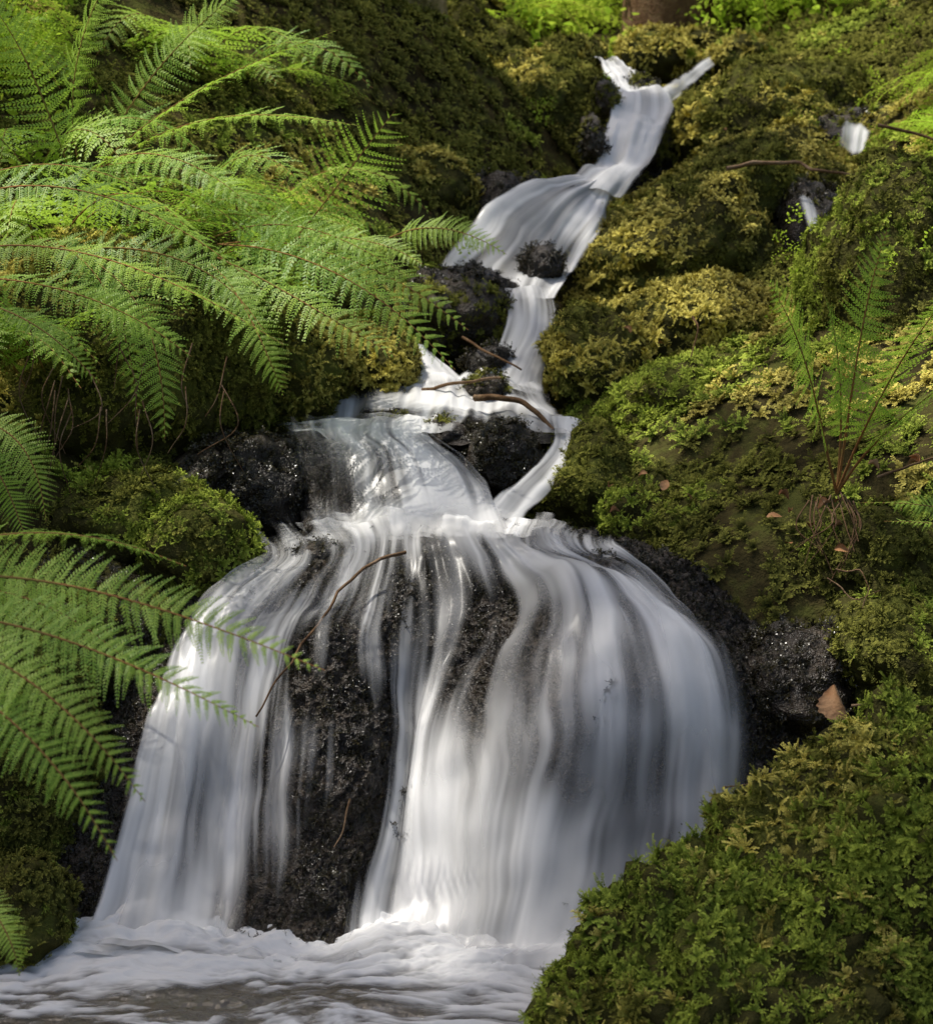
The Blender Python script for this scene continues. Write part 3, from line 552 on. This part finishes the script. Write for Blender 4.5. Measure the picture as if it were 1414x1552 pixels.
P,Nn=ground_pts(260,.3,3,5.6,9,r); P=P[P[:,0]>xc(P[:,1])+wd(P[:,1])+.6]; P[:,2]+=.08; scatter('bank_herbs',P,r.normal(size=P.shape),r.uniform(.03,.05,len(P)),C_bgleaf)
L=[]
for (u,v,y,su,sv,n) in [(1230,210,7.7,25,20,8),(1300,330,6.0,40,30,7),(1220,400,5.6,30,25,5),(960,600,5.5,12,8,3),(1180,560,5.0,30,20,3),(1400,120,8.0,30,60,10),(700,370,6.6,10,10,3),(830,160,8.1,40,15,6),(1390,380,5.0,30,40,5)]:
    for k in range(n): L.append(W(u+r.normal()*su,v+r.normal()*sv,y))
L=np.array(L); scatter('bank_herbs',L,r.normal(size=L.shape),r.uniform(.025,.045,len(L)),C_bgleaf)
# ---------------- trees: unseen crown added high above to shade the stream, gaps cut for sunlit spots
SUN=nrm(np.array([-.35,.08,.92]))
lit=[((1010,460,6.0),.55),((930,450,6.1),.28),((1110,450,6.0),.32),((1050,320,6.9),.28),((1340,400,5.2),.36),((1390,560,5.1),.28),((990,540,5.8),.3),((540,540,5.6),.28),((60,200,5.4),.6),((250,150,5.4),.6),((400,90,5.2),.4),((540,240,5.5),.35),
 ((560,440,4.8),.28),((100,330,4.2),.3),((300,400,4.0),.28),((1200,200,7.8),.28),((1300,470,4.0),.4),((430,640,5.1),.15),((-50,100,6.2),.8),((970,70,9.2),.5),((830,130,8.2),.25),((680,350,5.3),.25),((1150,120,8.5),.35),((300,830,4.2),.14),((150,0,7),.8),((350,30,9),.5),((500,120,8.4),.4),((1000,30,9.8),.8),((700,20,9.8),.8),((1150,640,5.2),.16)]
LQ=[(W(*q),rad) for q,rad in lit]
r=np.random.default_rng(21)
gx=np.concatenate([r.uniform(-1.9,2.4,1450),r.uniform(-.9,.9,260)]); gy=np.concatenate([r.uniform(1.2,8.8,1450),r.uniform(3.0,4.6,260)]); n=len(gx); gz=hz(gx,gy); hgt=r.uniform(15,20,n)  # second batch of clusters thickens the added shade over the main fall
P=np.stack([gx,gy,gz],-1)+SUN*(hgt/SUN[2])[:,None]
keep=(gy<5.2)|(fbm(np.stack([gx*1.1,gy*1.1,0*gx],-1)+9,3)>-.2)
for q,rad in LQ:
    w=P-q; dd=np.linalg.norm(w-(w@SUN)[:,None]*SUN,axis=1); keep&=dd>rad+.22  # clear leaf clusters on the sun line of each chosen lit spot
P=P[keep]
def tree(name,base,h,r0,limbs,leafP,seed,lean=(0,0,0),lsz=(.2,.3)):
    b=np.array(base,float); top=b+np.array([lean[0],lean[1],h])
    V,Fq=tube([b-[0,0,.4],b+(top-b)*.3+[.08,0,0],b+(top-b)*.65,top],r0,r0*.35,18,.05)
    V+=nrm(V-b)*(.03*fbm(V*np.array([9,9,1.5]),3))[:,None]
    Vs=[V];Fs=[Fq];o=len(V)
    for e in limbs:
        s=b+(top-b)*random.uniform(.55,.95); m_=(s+np.array(e))/2+np.array([0,0,.4]); v,f=tube([s,m_,e],r0*.25,.02,8,.1); Vs.append(v);Fs.append(f+o);o+=len(v)
    ob=mesh_np(name,np.concatenate(Vs),np.concatenate(Fs),M_bark)
    scatter('foliage',leafP,np.random.default_rng(seed).normal(size=leafP.shape),np.random.default_rng(seed).uniform(*lsz,len(leafP)),C_canopy,ob,seed)
lm=[P[i] for i in r.choice(len(P),10)]
tree('tree',(-8,11,hz(np.array([-8.]),np.array([11.]))[0]),19,.4,lm,P,3,(1.5,-1.5,0))  # out-of-view tree added to carry the shading crown
for i,(x,y,rr_) in enumerate([(1.12,10.4,.26),(-1.2,13,.2),(2.9,12.5,.25)]):
    z=hz(np.array([x]),np.array([y]))[0]; q=np.random.default_rng(60+i)
    lp=np.array([x,y,z+13])+q.normal(size=(60,3))*np.array([1.0,1.0,.9])
    tree('tree',(x,y,z),13.5,rr_,[lp[j] for j in range(9)],lp,i)
# ---------------- twigs, leaves
def stick(name,pts,r0,r1,jit=.006):
    V,Fq=tube(PX(pts),r0,r1,7,jit); return mesh_np(name,V,Fq,M_twig)
stick('twig',[(612,838,4.2),(548,858,4.12),(500,920,4.0),(440,1000,3.87),(388,1090,3.8)],.0045,.002,.02)
stick('branch',[(722,606,5.35),(765,606,5.28),(805,622,5.22),(838,652,5.16)],.011,.006,.02)
stick('branch',[(640,588,5.6),(710,578,5.5),(760,574,5.5)],.006,.004,.02)
stick('twig',[(1100,255,6.4),(1210,245,6.4),(1250,265,6.3),(1370,262,6.3)],.008,.004,.03)
stick('twig',[(1330,190,6.8),(1400,205,6.8),(1450,230,6.7)],.007,.004)
stick('twig',[(1095,1195,3.5),(1130,1190,3.5),(1175,1175,3.5)],.0018,.001)
stick('twig',[(530,1210,3.62),(520,1260,3.6),(505,1285,3.58)],.0025,.001)
stick('twig',[(1290,1070,3.55),(1330,1066,3.5),(1400,1072,3.4)],.003,.002)
stick('twig',[(700,510,5.9),(740,535,5.8),(790,560,5.7)],.005,.003)
stick('twig',[(1050,480,5.6),(1058,500,5.55),(1048,540,5.5)],.004,.002)
stick('twig',[(1330,720,4.3),(1380,705,4.25),(1440,690,4.2)],.004,.002,.02)
stick('twig',[(1250,870,4.1),(1290,910,4.05),(1330,900,4.0)],.002,.001,.03)
stick('twig',[(1260,860,4.1),(1300,880,4.05),(1310,930,4.0)],.002,.001,.03)
for i in range(22):
    u=random.uniform(30,350); v=random.uniform(480,620); y=4.35
    stick('hanging_root',[(u,v,y),(u+random.uniform(-25,25),v+60,y-.03),(u+random.uniform(-35,35),v+random.uniform(90,150),y)],.002,.0008)
for i in range(14):
    u=1255+random.uniform(-30,40); v=740+random.uniform(0,20)
    stick('dead_fern_stalk',[(u,v,4.38),(u+random.uniform(-20,20),v+40,4.3),(u+random.uniform(-40,30),v+random.uniform(70,130),4.25)],.0022,.001)
def dry_leaf(name,c,s,seed,rot=0,curl=1.0,link=True):
    a=np.linspace(-1,1,17); t=np.linspace(0,1,25); aa,tt=np.meshgrid(a,t,indexing='ij')
    w=.36*np.sin(math.pi*tt**.8)**.8*(1+.08*np.sin(tt*40)); ang=aa*curl; x=w*np.sin(ang)/max(curl,.3); z=w*(1-np.cos(ang))*1.2+.12*np.sin(tt*4)*curl; y=tt-.5
    V=np.stack([x.ravel(),y.ravel(),z.ravel()],-1)*s
    o=mesh_np(name,V,gridfaces(17,25),M_dryleaf,link=link); o.location=c; return o
o=dry_leaf('dry_leaf',W(1272,1066,3.42),.095,1,curl=1.3); o.rotation_euler=(math.radians(62),math.radians(-40),math.radians(-30))
C_dry=mkcoll('c_dry',[dry_leaf('dl',(0,0,0),1,i,curl=.6+.4*i,link=False) for i in range(3)])
r=np.random.default_rng(8); L=[]
for (u,v,y,su,sv,n) in [(1130,740,4.75,90,15,5),(1230,760,4.4,50,25,6),(1390,700,4.4,40,20,3),(1150,240,7.5,60,20,4),(1080,800,4.5,60,20,2),(1240,850,4.3,30,20,2),(950,500,5.8,60,20,2)]:
    for k in range(n): L.append(W(u+r.normal()*su,v+r.normal()*sv,y-.04))
L=np.array(L); scatter('leaf_litter',L,np.array([0,-.2,1])+.4*r.normal(size=L.shape),r.uniform(.02,.04,len(L)),C_dry)
# ---------------- light, sky, camera
w=bpy.data.worlds.new('World'); sc.world=w; w.use_nodes=True; nt=w.node_tree
bg=nt.nodes['Background']; sk=nt.nodes.new('ShaderNodeTexSky'); sk.sky_type='NISHITA'; sk.sun_disc=False
sk.sun_elevation=math.asin(SUN[2]); sk.sun_rotation=math.atan2(SUN[0],SUN[1]); sk.air_density=1.0; sk.dust_density=4; sk.ozone_density=.4
nt.links.new(sk.outputs[0],bg.inputs[0]); bg.inputs[1].default_value=.15
sl=bpy.data.lights.new('sun','SUN'); sl.energy=5; sl.angle=math.radians(.5); sl.color=(1,.95,.86)
so=bpy.data.objects.new('sun',sl); sc.collection.objects.link(so); so.rotation_euler=Vector(-SUN).to_track_quat('-Z','Y').to_euler()
cam=bpy.data.cameras.new('camera'); co=bpy.data.objects.new('camera',cam); sc.collection.objects.link(co)
co.location=(0,0,H); co.rotation_euler=(math.radians(82),0,0); cam.sensor_fit='HORIZONTAL'; cam.sensor_width=36; cam.lens=36*F/1414; cam.clip_end=300
cam.dof.use_dof=True; cam.dof.focus_distance=4.1; cam.dof.aperture_fstop=7.0
sc.camera=co
sc.view_settings.view_transform='Standard'; sc.view_settings.look='None'; sc.view_settings.exposure=0
print('INSTANCES',NI)
